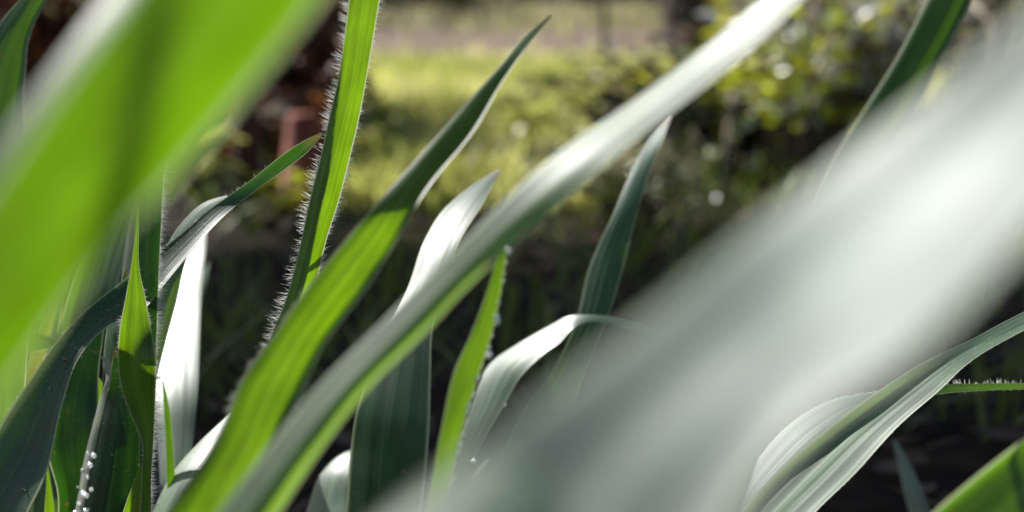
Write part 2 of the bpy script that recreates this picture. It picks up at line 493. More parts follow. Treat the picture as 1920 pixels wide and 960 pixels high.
blade('big_left', 'huge out of focus bright green blade crossing the upper left corner', [
    (-420, 930, -190, 1060, .113, -.3), (-330, 760, -80, 880, .113, -.3), (-180, 560, 55, 680, .114, -.3), (-20, 350, 200, 475, .116, -.3), (110, 160, 340, 320, .117, -.3),
    (235, 0, 490, 140, .118, -.3), (335, -140, 620, -30, .119, -.3), (480, -330, 740, -240, .121, -.3), (690, -520, 710, -510, .122, -.3)], 'deep', camber=.10)
blade('left_margin', 'narrow pale blade added as sheen on the left margin of the huge green one', [
    (-160, 640, -110, 680, .126, 'c.0'), (-50, 340, 10, 390, .128, 'c.02'), (60, 180, 110, 225, .130, 'c.15'), (150, 60, 205, 100, .132, 'c.25'), (225, -40, 275, 0, .134, 'c.3'), (330, -180, 360, -160, .136, 'c.3'), (420, -300, 424, -298, .138, 'c.3')], 'glaucous')  # stands in for light caught by the big blade's own curled margin
blade('corner', 'dark green blade with a thin pale rim in the top left corner', [
    (-170, 640, -40, 660, .305, 'c-.15'), (-130, 420, 12, 430, .305, 'c-.15'), (-105, 260, 47, 285, .305, 'c-.15'), (-50, 130, 53, 150, .305, 'c-.15'), (0, 42, 60, 66, .305, 'c-.15'), (45, -10, 92, -5, .305, 'c-.15'), (150, -150, 165, -140, .305, 'c-.15')], 'leaf', curl=(0, .08),
    hairs=[('R', 90, .0009, .1, .9, .00003)])
blade('hairy', 'upright folded blade fringed with white hairs on both edges, right half glowing green', [
    (440, 900, 510, 900, .35, -.4), (482, 740, 548, 735, .35, -.4), (505, 640, 568, 630, .35, -.4), (538, 555, 594, 530, .35, -.4), (558, 480, 610, 458, .35, -.4), (582, 370, 637, 372, .35, -.4), (602, 290, 655, 300, .35, -.4),
    (622, 200, 676, 210, .35, -.4), (634, 150, 685, 160, .35, -.4), (644, 80, 697, 90, .35, -.4), (654, 0, 712, 0, .35, -.4), (668, -120, 726, -120, .352, -.4), (705, -320, 712, -320, .355, -.4)],
    'bright', camber=.04, n=80,
    crease=[(480, 900, 'c.04'), (520, 740, 'c.04'), (540, 640, 'c.04'), (566, 545, 'c.04'), (585, 470, 'c.04'), (605, 372, 'c.04'), (621, 295, 'c.04'), (632, 202, 'c.04'), (639, 152, 'c.04'), (646, 80, .35), (656, 0, .3), (670, -120, .3), (706, -320, .3)],
    hairs=[('L', 720, .0029, .18, .92, .00003, .45), ('R', 520, .0027, .22, .92, .000045, .05, -.25), ('F', 120, .0008, .2, .9, .00003, .3)])
blade('arrow', 'long slanting blade with a sharp tip, dark above and bright green below', [
    (230, 1120, 390, 1120, .252, -.3), (315, 960, 470, 965, .256, -.3), (415, 810, 530, 800, .26, -.3), (450, 722, 562, 735, .262, -.35), (520, 620, 604, 650, .265, -.35), (600, 510, 692, 530, .268, -.35),
    (690, 402, 748, 440, .272, -.3), (722, 362, 782, 388, .274, 'c-.1'), (760, 320, 812, 345, .276, 'c-.02'), (840, 230, 888, 250, .28, 'c-.02'), (930, 130, 945, 152, .287, 'c.05'), (988, 62, 1000, 76, .292, .6), (1032, 27, 1036, 31, .297, .6)],
    'bright', curl=(-.05, .13), camber=.10, n=80, hairs=[('R', 60, .0016, .12, .35, .00005), ('L', 60, .0012, .2, .5, .00004)])
blade('long_white', 'long blurred blade slanting to the top edge, shining white in its upper half', [
    (250, 1180, 380, 1180, 0.202, -.3), (405, 965, 525, 960, 0.203, -.3), (500, 840, 597, 850, 0.205, -.3), (600, 720, 698, 720, 0.208, -.3), (700, 620, 795, 625, 0.211, -.3),
    (790, 530, 885, 530, 0.214, -.2), (880, 442, 972, 450, 0.217, .2), (970, 352, 1050, 385, 0.22, .62), (1060, 277, 1145, 300, 0.221, .95), (1200, 180, 1262, 208, 0.2215, 1.0),
    (1320, 90, 1385, 112, 0.221, 1.0), (1425, 0, 1498, 5, 0.219, 1.0), (1540, -110, 1590, -95, 0.217, 1.0), (1668, -230, 1672, -228, 0.216, 1.0)],
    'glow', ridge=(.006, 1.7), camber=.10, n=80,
    crease=[(320, 1180, .62), (470, 962, .62), (553, 845, .62), (654, 720, .62), (752, 622, .62), (842, 530, .62), (928, 446, .6), (1012, 367, .75), (1104, 288, .95), (1232, 193, 1.0), (1354, 100, 1.0), (1463, 2, 1.0), (1565, -102, 1), (1670, -229, 1)])
blade('white_tip', 'broad upright blade, dark green below and twisting to a white pointed tip', [
    (620, 1080, 775, 1080, .384, 'c0'), (648, 960, 790, 965, .384, 'c0'), (655, 870, 800, 880, .384, 'c0'), (667, 775, 806, 790, .384, 'c.05'), (690, 700, 808, 700, .387, 'c.15'), (722, 630, 812, 612, .391, 'c.25'),
    (765, 540, 838, 522, .398, .9), (797, 450, 870, 438, .406, 1.0), (835, 390, 905, 383, .414, 1.0), (885, 348, 922, 350, .42, 1.0), (933, 317, 939, 322, .425, 1.0)],
    'gloss', camber=.10, n=70, hairs=[('R', 60, .0006, .1, .5, .00003)])
blade('thin_bright', 'thin bright green blade with a row of added glint beads down its right edge', [
    (775, 1040, 815, 1040, 0.268, -.4), (803, 925, 838, 925, 0.269, -.4), (828, 805, 867, 805, 0.27, -.4), (851, 700, 895, 712, 0.272, -.4), (886, 620, 923, 622, 0.274, -.4), (915, 540, 941, 536, 0.276, -.4), (936, 470, 951, 466, 0.278, -.4), (953, 425, 957, 427, 0.28, -.4)],
    'bright', camber=.08)
blade('arch_white', 'pale blade arching to the right behind the glint beads, flashing white at its bend', [
    (775, 1060, 825, 1060, 0.43, 0.6), (822, 935, 852, 935, 0.43, 0.6), (858, 830, 900, 842, 0.43, 0.62), (885, 760, 941, 768, 0.43, 0.72), (917, 684, 980, 702, 0.43, 0.95), (970, 645, 1022, 662, 0.427, 1.0), (1030, 611, 1052, 640, 0.424, 1.0),
    (1068, 592, 1078, 612, 0.422, 0.95), (1100, 590, 1101, 603, 0.421, 0.7), (1140, 593, 1139, 607, 0.42, 0.7), (1200, 608, 1198, 622, 0.42, 0.75), (1246, 622, 1244, 630, 0.42, 0.75)],
    'shiny', camber=.08, n=70)
blade('grey_lance', 'grey green lance shaped blade, its tip just under the long white one', [
    (890, 1010, 1035, 1010, .428, .05), (930, 890, 1052, 880, .428, .05), (980, 775, 1078, 765, .428, .1), (1040, 690, 1108, 675, .428, 'c0'), (1080, 600, 1142, 590, .432, 'c0'), (1105, 500, 1172, 490, .438, 'c0'),
    (1150, 400, 1197, 390, .444, 'c.03'), (1180, 330, 1222, 312, .452, 'c.3'), (1218, 258, 1245, 258, .460, .9), (1254, 215, 1259, 218, .464, .9)],
    'glaucous', camber=.12, crease=[(960, 1010, -.1), (985, 885, -.1), (1025, 770, 0), (1068, 682, .1), (1102, 595, .15), (1128, 495, .2), (1165, 395, .3), (1194, 322, .5), (1227, 258, .7), (1256, 216, .7)])
blade('big_right', 'enormous blurred grey white blade sweeping across the right half', [
    (420, 1250, 960, 1480, 0.086, 0.55), (760, 945, 1300, 1120, 0.087, 0.56), (1000, 760, 1420, 905, 0.088, 0.6), (1200, 605, 1530, 780, 0.089, 0.76), (1400, 440, 1700, 668, 0.09, 0.97), (1600, 285, 1850, 522, 0.0905, 1.0),
    (1780, 150, 1990, 360, 0.09, 0.9), (1960, 0, 2120, 180, 0.09, 0.8), (2230, -260, 2240, -250, 0.089, 0.7)],
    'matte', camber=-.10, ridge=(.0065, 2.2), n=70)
blade('pale_low', 'pale beige green blurred blade low in the middle, in front of the thin bright one', [
    (560, 1120, 900, 1180, .088, .55), (730, 985, 960, 1080, .089, .55), (880, 880, 1060, 980, .09, .5), (1000, 800, 1140, 900, .092, .45), (1150, 700, 1260, 800, .095, .4), (1340, 590, 1348, 600, .098, .4)], 'waxy', camber=.1)
blade('upper_right', 'dark blade with pale rims slanting down from the top edge, right of the bush', [
    (1310, 1020, 1370, 1020, .268, 'c-.14'), (1370, 820, 1440, 820, .268, 'c-.14'), (1450, 560, 1530, 570, .268, 'c-.14'), (1560, 300, 1625, 320, .27, 'c-.14'), (1620, 205, 1704, 220, .272, 'c-.14'), (1680, 110, 1758, 124, .274, 'c-.14'), (1738, 0, 1820, 5, .276, 'c-.14'), (1810, -130, 1870, -120, .278, 'c-.14'), (1910, -300, 1913, -300, .28, 'c-.14')],
    'leaf', camber=.06, curl=(-.06, .10))

blade('silver', 'sharp silvery striped blade arching through the lower right corner', [
    (1190, 1150, 1400, 1150, .343, 0.62), (1383, 965, 1525, 965, .344, 0.62), (1450, 892, 1602, 890, .345, 0.64), (1540, 812, 1684, 800, .346, 0.68), (1640, 737, 1764, 730, .347, 0.72), (1740, 674, 1805, 690, .349, 0.78), (1818, 638, 1840, 664, .351, 0.72),
    (1868, 611, 1885, 638, .353, 0.7), (1930, 579, 1943, 607, .355, 0.7), (2060, 500, 2064, 506, .36, 0.7)],
    'waxy', camber=-.05, n=80, crease=[(1210, 1150, 'c-.3'), (1402, 965, 'c-.3'), (1468, 896, 'c-.3'), (1560, 820, 'c-.3'), (1662, 746, 'c-.3'), (1764, 686, .15), (1828, 650, .4), (1872, 630, .5), (1935, 598, .5), (2062, 503, .5)],
    hairs=[('R', 160, .0007, .1, .8, .00003), ('F', 200, .0007, .1, .8, .000025)])
blade('stalk_right', 'pale leaf behind the silvery one, narrowing to a hairy green stalk at right', [
    (1330, 1100, 1400, 1120, .362, .75), (1385, 920, 1440, 935, .363, .78), (1428, 850, 1502, 882, .364, .8), (1490, 787, 1575, 820, .365, .8), (1562, 749, 1642, 775, .366, .8), (1660, 732, 1702, 752, .367, .7), (1768, 721, 1770, 738, .368, .1), (1850, 719, 1850, 732, .368, -.2), (1930, 718, 1930, 730, .368, -.2), (2080, 722, 2080, 728, .368, -.2)],
    'glaucous', camber=.06, n=80, hairs=[('L', 150, .0016, .62, .98, .00004, .1), ('L', 200, .0010, .1, .6, .00004, .1), ('R', 60, .0008, .62, .98, .00004, .1)])
blade('lower_right', 'blurred green blade rising in the bottom right corner', [
    (1560, 1180, 1720, 1230, .245, 'c-.22'), (1735, 970, 1850, 1080, .247, 'c-.22'), (1830, 888, 1945, 1000, .25, 'c-.22'), (1925, 815, 2050, 910, .253, 'c-.22'), (2130, 690, 2138, 700, .26, 'c-.22')], 'leaf', camber=.1, curl=(.10, 0))

blade('blue_sliver', 'small bluish sliver of leaf near the bottom edge, in the dark at right', [
    (1722, 1010, 1765, 1010, .48, 0.7), (1697, 930, 1728, 920, .50, 0.7), (1684, 872, 1706, 868, .52, 0.7), (1673, 822, 1679, 824, .54, 0.7)], 'glaucous')
# ---- the left cluster
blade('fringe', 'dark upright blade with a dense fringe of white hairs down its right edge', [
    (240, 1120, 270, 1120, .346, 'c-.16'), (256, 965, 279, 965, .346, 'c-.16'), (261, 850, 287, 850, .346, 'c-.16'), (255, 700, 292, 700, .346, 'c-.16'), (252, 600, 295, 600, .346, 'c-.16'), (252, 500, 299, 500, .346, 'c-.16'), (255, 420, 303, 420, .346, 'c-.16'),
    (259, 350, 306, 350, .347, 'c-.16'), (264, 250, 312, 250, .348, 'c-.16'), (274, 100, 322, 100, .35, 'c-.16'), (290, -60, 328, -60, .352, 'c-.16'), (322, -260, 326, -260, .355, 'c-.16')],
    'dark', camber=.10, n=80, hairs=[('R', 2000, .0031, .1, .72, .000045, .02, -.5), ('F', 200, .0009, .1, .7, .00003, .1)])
blade('belly', 'curled bright green blade twisting in front of the fringed upright one', [
    (255, 1100, 278, 1100, .338, 'c-.3'), (264, 960, 283, 960, .338, 'c-.3'), (267, 880, 284, 880, .338, 'c-.2'), (267, 830, 288, 815, .338, 'c-.12'), (246, 780, 291, 745, .338, 'c-.1'), (226, 722, 293, 690, .337, 'c-.1'), (221, 670, 290, 650, .336, 'c-.15'),
    (224, 620, 283, 615, .336, 'c-.45'), (236, 555, 273, 560, .337, 'c-.55'), (247, 490, 261, 500, .338, 'c-.55'), (254, 430, 260, 435, .339, 'c-.5'), (258, 375, 260, 378, .34, 'c-.5')],
    'bright', camber=.10, n=70, hairs=[('L', 150, .0013, .15, .7, .00003, .2), ('R', 120, .0012, .2, .8, .00003)])
blade('wedge', 'short bright green wedge at the bottom left of the fringed blade', [
    (205, 1060, 262, 1060, .335, -.4), (229, 965, 263, 965, .335, -.4), (250, 905, 265, 905, .335, -.4), (265, 866, 267, 868, .335, -.4)], 'bright')
blade('arching', 'dark blue green blade arching over from the left edge to a thin green tip', [
    (-120, 1060, 0, 1130, .338, 'c0'), (-70, 925, 42, 985, .338, 'c0'), (0, 797, 90, 878, .339, 'c0'), (60, 706, 119, 750, .34, 'c0'), (110, 636, 150, 668, .341, 'c.02'), (165, 578, 202, 612, .343, 'c.06'), (245, 515, 262, 588, .346, 'c.12'),
    (300, 470, 312, 528, .35, 'c.2'), (350, 430, 370, 458, .353, 'c.2'), (400, 388, 415, 410, .356, 'c.2'), (470, 338, 482, 355, .36, .1), (530, 290, 545, 310, .364, -.3), (575, 261, 583, 279, .367, -.3), (602, 249, 604, 254, .37, -.3)],
    'gloss', camber=-.10, n=90, hairs=[('L', 160, .0010, .1, .9, .000025, .3), ('R', 160, .0010, .1, .9, .000025, .3), ('F', 900, .0008, .1, .75, .00002, .4)])
blade('hump', 'small pale grey leaf hump behind the thin green tip of the arching blade', [
    (270, 590, 330, 570, 0.38, 0.6), (296, 500, 352, 480, 0.38, 0.6), (336, 424, 384, 425, 0.38, 0.6), (383, 380, 412, 396, 0.38, 0.6), (425, 366, 432, 376, 0.38, 0.6)], 'waxy')
blade('pale_strip', 'thin pale strip of leaf edge curling down between the dark lower left leaves', [
    (118, 1040, 140, 1040, 0.298, 'c.15'), (143, 950, 156, 953, 0.305, 'c.15'), (156, 870, 168, 873, 0.313, 'c.15'), (173, 800, 184, 803, 0.322, 'c.15'), (189, 740, 200, 742, 0.333, 'c.15'), (199, 703, 209, 705, 0.337, 'c.15'), (194, 678, 205, 676, 0.34, 'c.15'), (180, 660, 186, 666, 0.342, 'c.15'), (164, 651, 166, 655, 0.344, 'c.15')],
    'pale', n=70)
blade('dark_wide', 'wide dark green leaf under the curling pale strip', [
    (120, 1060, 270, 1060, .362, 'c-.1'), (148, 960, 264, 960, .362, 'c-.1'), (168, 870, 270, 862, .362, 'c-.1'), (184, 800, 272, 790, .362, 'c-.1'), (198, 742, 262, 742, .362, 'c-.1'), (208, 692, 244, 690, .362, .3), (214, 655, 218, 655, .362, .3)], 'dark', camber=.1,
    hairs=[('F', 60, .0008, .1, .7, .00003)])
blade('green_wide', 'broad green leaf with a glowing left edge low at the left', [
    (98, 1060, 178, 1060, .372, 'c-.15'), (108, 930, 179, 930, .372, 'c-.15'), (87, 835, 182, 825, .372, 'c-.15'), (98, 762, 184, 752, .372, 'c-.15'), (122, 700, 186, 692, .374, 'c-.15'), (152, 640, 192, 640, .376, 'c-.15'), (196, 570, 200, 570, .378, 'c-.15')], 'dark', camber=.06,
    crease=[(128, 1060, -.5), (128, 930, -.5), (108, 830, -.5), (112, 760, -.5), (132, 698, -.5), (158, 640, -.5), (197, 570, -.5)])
blade('green_bit', 'small glowing green leaf just left of the curling pale strip', [
    (176, 860, 196, 860, .38, -.3), (180, 790, 200, 790, .38, -.3), (172, 730, 198, 735, .38, -.3), (152, 680, 180, 700, .38, -.3), (140, 655, 146, 660, .38, -.3)], 'bright')
blade('blue_stub', 'bluish grey blade between the arching blade and the curled green one', [
    (182, 840, 214, 840, 0.372, .9), (190, 760, 218, 760, 0.372, .9), (193, 690, 223, 690, 0.37, .9), (197, 640, 229, 640, 0.368, .9), (204, 598, 236, 592, 0.366, .9), (216, 560, 242, 560, 0.366, .5), (236, 505, 240, 505, 0.366, .5)], 'glaucous', hairs=[('R', 120, .0013, .15, .9, .00003)])
blade('back_grey', 'soft grey green blade standing behind the arching one', [
    (50, 860, 150, 860, .43, 'c.06'), (80, 740, 172, 730, .43, 'c.06'), (104, 640, 195, 620, .43, 'c.08'), (124, 560, 218, 540, .43, 'c.1'), (152, 480, 238, 460, .43, 'c.12'), (192, 410, 254, 390, .43, 'c.12'), (250, 335, 262, 335, .43, 'c.12'), (285, 240, 288, 240, .43, 'c.12')], 'glaucous',
    crease=[(80, 860, -.2), (105, 740, -.2), (128, 635, -.2), (146, 555, -.2), (170, 476, -.1), (205, 405, .1), (254, 335, .3), (286, 240, .3)])
blade('twist_left', 'small twisted green leaf near the left edge above the arching blade', [
    (-60, 580, -40, 640, .40, -.2), (-10, 600, 0, 650, .40, -.2), (40, 617, 46, 662, .40, -.2), (70, 622, 84, 655, .40, .2), (100, 633, 106, 652, .40, .4), (124, 640, 126, 642, .4, .4)], 'leaf')
blade('white_left', 'shining white blade beside the fringe of white hairs', [
    (288, 1060, 340, 1060, 0.4, 'c.1'), (300, 900, 352, 900, 0.415, 'c.1'), (295, 820, 362, 820, 0.425, 'c.2'), (290, 740, 370, 735, 0.435, 0.75), (283, 670, 373, 660, 0.448, 0.88), (283, 600, 375, 595, 0.462, 0.92),
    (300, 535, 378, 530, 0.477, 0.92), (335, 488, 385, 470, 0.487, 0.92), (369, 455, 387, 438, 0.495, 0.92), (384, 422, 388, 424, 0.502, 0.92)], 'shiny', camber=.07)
blade('white_curl', 'tiny white curled leaf tip on the right of the shining white blade', [
    (345, 640, 365, 640, 0.5, .9), (360, 560, 378, 560, 0.5, .9), (373, 525, 388, 526, 0.5, .9), (384, 505, 392, 508, 0.5, .9), (393, 490, 395, 492, 0.5, .9)], 'waxy')
blade('white_low', 'white blade at the bottom edge, left of the long slanting bright green blade', [
    (245, 1060, 310, 1060, .385, 1.1), (284, 965, 337, 965, .386, 1.1), (320, 893, 354, 915, .388, 1.1), (370, 833, 394, 858, .391, 1.05), (418, 788, 424, 806, .394, 0.9), (450, 760, 452, 764, .396, 0.9)], 'shiny', camber=.1)
blade('sliver', 'green sliver standing between the white hairs and the bottom white blade', [
    (312, 1040, 330, 1040, .39, -.3), (313, 940, 331, 940, .39, -.3), (312, 860, 326, 860, .39, -.3), (308, 780, 320, 780, .39, -.3), (304, 710, 306, 710, .39, -.3)], 'leaf')
blade('white_stub', 'rounded white leaf bend at the bottom edge, left of the broad dark blade', [
    (548, 1040, 650, 1040, .43, 1.0), (578, 950, 658, 955, .432, 1.0), (604, 886, 664, 890, .435, 1.0), (640, 852, 668, 858, .438, 1.0), (672, 838, 676, 842, .44, 1.0)], 'shiny', camber=.16)
blade('low_sprout', 'slim glowing sprout at the bottom edge near the left corner', [
    (80, 1030, 106, 1030, .39, -.4), (84, 950, 101, 950, .39, -.4), (87, 905, 95, 905, .39, -.4), (87, 870, 89, 870, .39, -.4)], 'bright')
blade('lowest_sprout', 'smallest sprout in the bottom left corner, barely above the edge', [
    (30, 1020, 54, 1020, .385, -.4), (37, 965, 52, 965, .385, -.4), (42, 920, 45, 920, .385, -.4)], 'leaf')
blade('pale_left', 'pale straw coloured blade tip left of the fringed upright blade', [
    (205, 660, 240, 660, .372, .75), (222, 570, 248, 570, .372, .75), (230, 500, 257, 500, .372, .75), (239, 430, 263, 430, .372, .75), (255, 362, 260, 366, .372, .75)], 'pale')
blade('blue_tip', 'tiny pale blue leaf tip beside the huge green blade', [
    (90, 640, 104, 640, .42, .8), (104, 575, 114, 575, .42, .8), (109, 535, 126, 540, .42, .8), (129, 508, 131, 510, .42, .8)], 'waxy')
blade('yellow_leaf', 'yellowing leaf tucked behind the huge green blade at the left', [
    (40, 740, 75, 740, .43, -.2), (62, 640, 100, 650, .43, -.2), (84, 590, 112, 600, .43, -.2), (114, 548, 118, 552, .43, -.2)], 'yellow')
blade('dim_streak', 'short yellow green streak of a far blade above the enormous grey one', [
    (1190, 720, 1205, 740, .62, -.4), (1296, 545, 1308, 562, .63, -.4), (1338, 486, 1352, 502, .64, -.4), (1392, 430, 1410, 446, .65, -.4), (1448, 388, 1451, 391, .66, -.4)], 'leaf')
blade('thin_dark', 'thin soft green blade just left of the enormous grey one', [
    (1190, 760, 1212, 765, 0.55, -0.2), (1240, 640, 1262, 645, 0.552, -0.2), (1262, 580, 1282, 580, 0.555, -0.2), (1290, 510, 1305, 512, 0.558, -0.2), (1318, 465, 1321, 467, 0.56, -0.2)], 'leaf')
blade('pale_bit', 'tiny white leaf tip low in the dark gap right of the thin bright blade', [
    (868, 945, 882, 945, .44, .9), (886, 900, 898, 903, .44, .9), (906, 872, 914, 876, .44, .9), (918, 862, 919, 863, .44, .9)], 'waxy')

# unseen blade, added beside the frame to cast the huge green blade's dark band
_pts = [px(x, y, .117) + SUN * t for x, y, t in ((262, 420, .34), (255, 300, .342), (250, 150, .344), (248, 0, .346), (262, -160, .348))]
def _pix(p, dx):
    q = p - CAM; d = q.dot(FWD)
    x = 960 + q.dot(RIGHT) / (K * d) * 1920; y = 480 - q.dot(UP) / (K * d) * 1920
    return (x - dx, y, x + dx, y, d, -.2)
blade('beside', 'unseen tall blade added outside the left edge to shade the biggest green one', [_pix(p, w) for p, w in zip(_pts, (22, 21, 20, 17, 3))], 'leaf')

# hidden blade added behind the huge one to shade the curled leaf's lower half
_pts = [px(x, y, .338) + SUN * .065 for x, y in ((262, 1100), (268, 960), (268, 850), (262, 760), (262, 700), (268, 655), (276, 640))]
blade('behind', 'hidden blade added behind the huge green one to shade the curled leaf', [_pix(p, w) for p, w in zip(_pts, (36, 38, 40, 42, 40, 26, 3))], 'leaf')


# ------------------------------------------------------------------ beads standing in for hair glints
def bead_mesh():
    V, F = [], []
    ns, nr = 12, 7
    for i in range(nr + 1):
        a = math.pi * i / nr
        for k in range(ns):
            b = 2 * math.pi * k / ns
            V.append((math.sin(a) * math.cos(b), math.sin(a) * math.sin(b), math.cos(a) * (1.0 if a < 1.6 else 1.15)))
    for i in range(nr):
        for k in range(ns):
            k2 = (k + 1) % ns
            F.append((i * ns + k, i * ns + k2, (i + 1) * ns + k2, (i + 1) * ns + k))
    return V, F
dv, df = bead_mesh()
bead0 = None
def glint_bead(key, fs, u, r, label, group, jitter=0.0006):
    global bead0
    for f in fs:
        p, N = put(key, f, u)
        rr = r * random.choice((.4, .55, .7, .9, 1.25))
        if bead0 is None:
            bead0 = mesh('hair_glint', dv, df, M['glint_bead']); o = bead0
        else:
            o = bead0.copy(); C.objects.link(o)
        o.location = p + N * rr * .5 + Vector((random.uniform(-.3, 1), 0, random.uniform(-.5, .5))) * jitter
        o.scale = (rr, rr, rr)
        tag(o, label, 'dew drop', group)

glint_bead('thin_bright', np.linspace(.16, .93, 26), 1.0, .00058, 'bead added as hair glint on the right edge of the thin bright green blade', 'glint beads on the thin bright blade')
glint_bead('pale_strip', [.10 + .045 * k + random.uniform(-.015, .015) for k in range(9)], 0.0, .00050, 'white bead added as hair glint on the left of the curling pale strip', 'glint beads left of the pale strip', .0016)
glint_bead('pale_strip', [.12 + .048 * k + random.uniform(-.015, .015) for k in range(8)], 1.0, .00050, 'white bead added as hair glint on the right of the curling pale strip', 'glint beads right of the pale strip', .0016)
glint_bead('arch_white', [.3, .46, .62], 1.0, .0006, 'pale bead added as glint under the bend of the arching white blade', 'glint beads on the arching blade')
glint_bead('arrow', np.linspace(.13, .33, 9), 1.0, .0003, 'tiny bead added as hair glint on the right edge of the long slanting blade', 'glint beads on the slanting blade', .001)

sp0 = None
for f, u, r, mt, lab in ((.42, .62, .00038, 'clay', 'reddish grain lying on the arching dark blade'), (.36, .55, .0003, 'straw', 'pale grain on the arching dark blade, below the reddish one'), (.2, .8, .0003, 'straw', 'tiny pale speck near the lower edge of the arching blade')):
    p, N = put('arching', f, u)
    V = [Vector(v) for v in dv]
    V = [v * (1 + .35 * math.sin(5 * v.x + 3 * v.z)) * r for v in V]
    o = mesh('grain', [Vector((v.x * 1.7, v.y * .6, v.z * .6)) for v in V], df, M[mt]); o.location = p + N * r * .6; o.rotation_euler = (.2, .9, .4)
    tag(o, lab, 'grain', 'grains on the arching blade')


# ------------------------------------------------------------------ ground
def sheet(name, pts, z, mat):
    return tag(mesh(name, [(x, y, z) for x, y in pts], [tuple(range(len(pts)))], mat, smooth=False), kind='structure')

def bumpy_sheet(name, x0, x1, y0, y1, nx, ny, amp, mat, z=0):
    V, F = [], []
    gx = np.linspace(x0, x1, nx); gy = np.linspace(y0, y1, ny)
    ph = rng.uniform(0, 6, (6, 2)); fr = rng.uniform(6, 40, (6, 2))
    for y in gy:
        for x in gx:
            h = sum(math.sin(fr[k][0] * x + ph[k][0]) * math.sin(fr[k][1] * y + ph[k][1]) for k in range(6)) / 6
            edge = min(1, (x - x0) / .2, (x1 - x) / .2, (y - y0) / .2 + .0, (y1 - y) / .2)
            V.append((x, y, z + amp * h * max(edge, 0)))
    for j in range(ny - 1):
        for i in range(nx - 1):
            a = j * nx + i
            F.append((a, a + 1, a + nx + 1, a + nx))
    return tag(mesh(name, V, F, mat), kind='structure')

sheet('ground', [(-90, -90), (90, -90), (90, 90), (-90, 90)], -0.03, M['turf'])
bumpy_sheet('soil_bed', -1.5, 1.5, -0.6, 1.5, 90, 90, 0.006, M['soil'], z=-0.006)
bumpy_sheet('lawn_ground', -2.5, 2.5, 1.5, 2.85, 30, 20, 0.004, M['turf'], z=-0.004)
bumpy_sheet('soil_path', -4, 4, 2.85, 4.3, 60, 30, 0.012, M['path'], z=0.0)

def grass_field(name, count, xr, yr, hr, wr, mat, lean=.35, keep=None):
    """many short grass leaves in one mesh"""
    y = rng.uniform(yr[0], yr[1], count)
    x = rng.uniform(xr[0], xr[1], count) * (y if xr[1] < 1 else 1)
    if keep is not None:
        k = keep(x, y); x, y = x[k], y[k]
    c = len(x)
    h = rng.uniform(*hr, c); w = rng.uniform(*wr, c)
    an = rng.uniform(0, 2 * np.pi, c); la = rng.uniform(0, 2 * np.pi, c); lm = rng.uniform(0.05, lean * 2, c) * h
    dx, dy = np.cos(an) * w / 2, np.sin(an) * w / 2
    lx, ly = np.cos(la) * lm, np.sin(la) * lm
    z0 = np.zeros(c)
    V = np.stack([np.stack([x - dx, y - dy, z0], 1), np.stack([x + dx, y + dy, z0], 1),
                  np.stack([x + dx * .8 + lx * .4, y + dy * .8 + ly * .4, h * .6], 1), np.stack([x - dx * .8 + lx * .4, y - dy * .8 + ly * .4, h * .6], 1),
                  np.stack([x + lx, y + ly, h], 1)], 1).reshape(-1, 3)
    me = bpy.data.meshes.new(name)
    F = []
    for i in range(c):
        b = 5 * i
        F.append((b, b + 1, b + 2, b + 3)); F.append((b + 3, b + 2, b + 4))
    me.from_pydata(V.tolist(), [], F)
    me.materials.append(mat)
    o = bpy.data.objects.new(name, me); C.objects.link(o)
    return o

tag(grass_field('lawn_grass', 30000, (-.52, .52), (1.22, 2.85), (.015, .05), (.003, .006), M['lawn'], keep=lambda x, y: ~((x / y > .065) & (y < 1.95)) & ~((x / y < -.128) & (y < 1.9) & (x / y > -.3))),
    'sunlit yellow green lawn grass behind the blades, far out of focus', 'lawn', kind='stuff')
tag(grass_field('far_grass', 9000, (-.5, .5), (4.3, 7.4), (.03, .08), (.006, .012), M['farlawn']),
    'pale strip of grass beyond the brown soil path', 'grass', kind='stuff')
tag(grass_field('shade_grass', 1500, (-.5, .5), (.62, 1.5), (.015, .06), (.002, .005), M['dimgrass'], lean=.8),
    'dim short grass in the shade on the dark soil', 'grass', kind='stuff')
tag(grass_field('path_grass', 420, (-.5, .5), (2.8, 4.3), (.02, .05), (.003, .007), M['lawn']),
    'thin grass tufts growing over the brown soil path', 'grass', kind='stuff')
# litter
lb = MB()
for _ in range(900):
    y = random.uniform(.5, 1.5); x = random.uniform(-.5, .5) * y
    d = Vector((random.uniform(-1, 1), random.uniform(-1, 1), random.uniform(-.1, .25)))
    lb.leaf(Vector((x, y, .004)), d, Vector((random.uniform(-.4, .4), random.uniform(-.4, .4), 1)), random.uniform(.01, .045), random.uniform(.003, .012))
tag(lb.build('leaf_litter', M['litter']), 'dark dead leaves and straw scattered on shaded soil', 'leaf litter', kind='stuff')

# ------------------------------------------------------------------ shade tree, left of the frame: its crown shades the soil bed
def empty(name, loc, label, cat, group=None):
    o = bpy.data.objects.new(name, None); C.objects.link(o); o.location = loc
    o.empty_display_size = .02
    return tag(o, label, cat, group)

def local(V, o): return [Vector(v) - o for v in V]

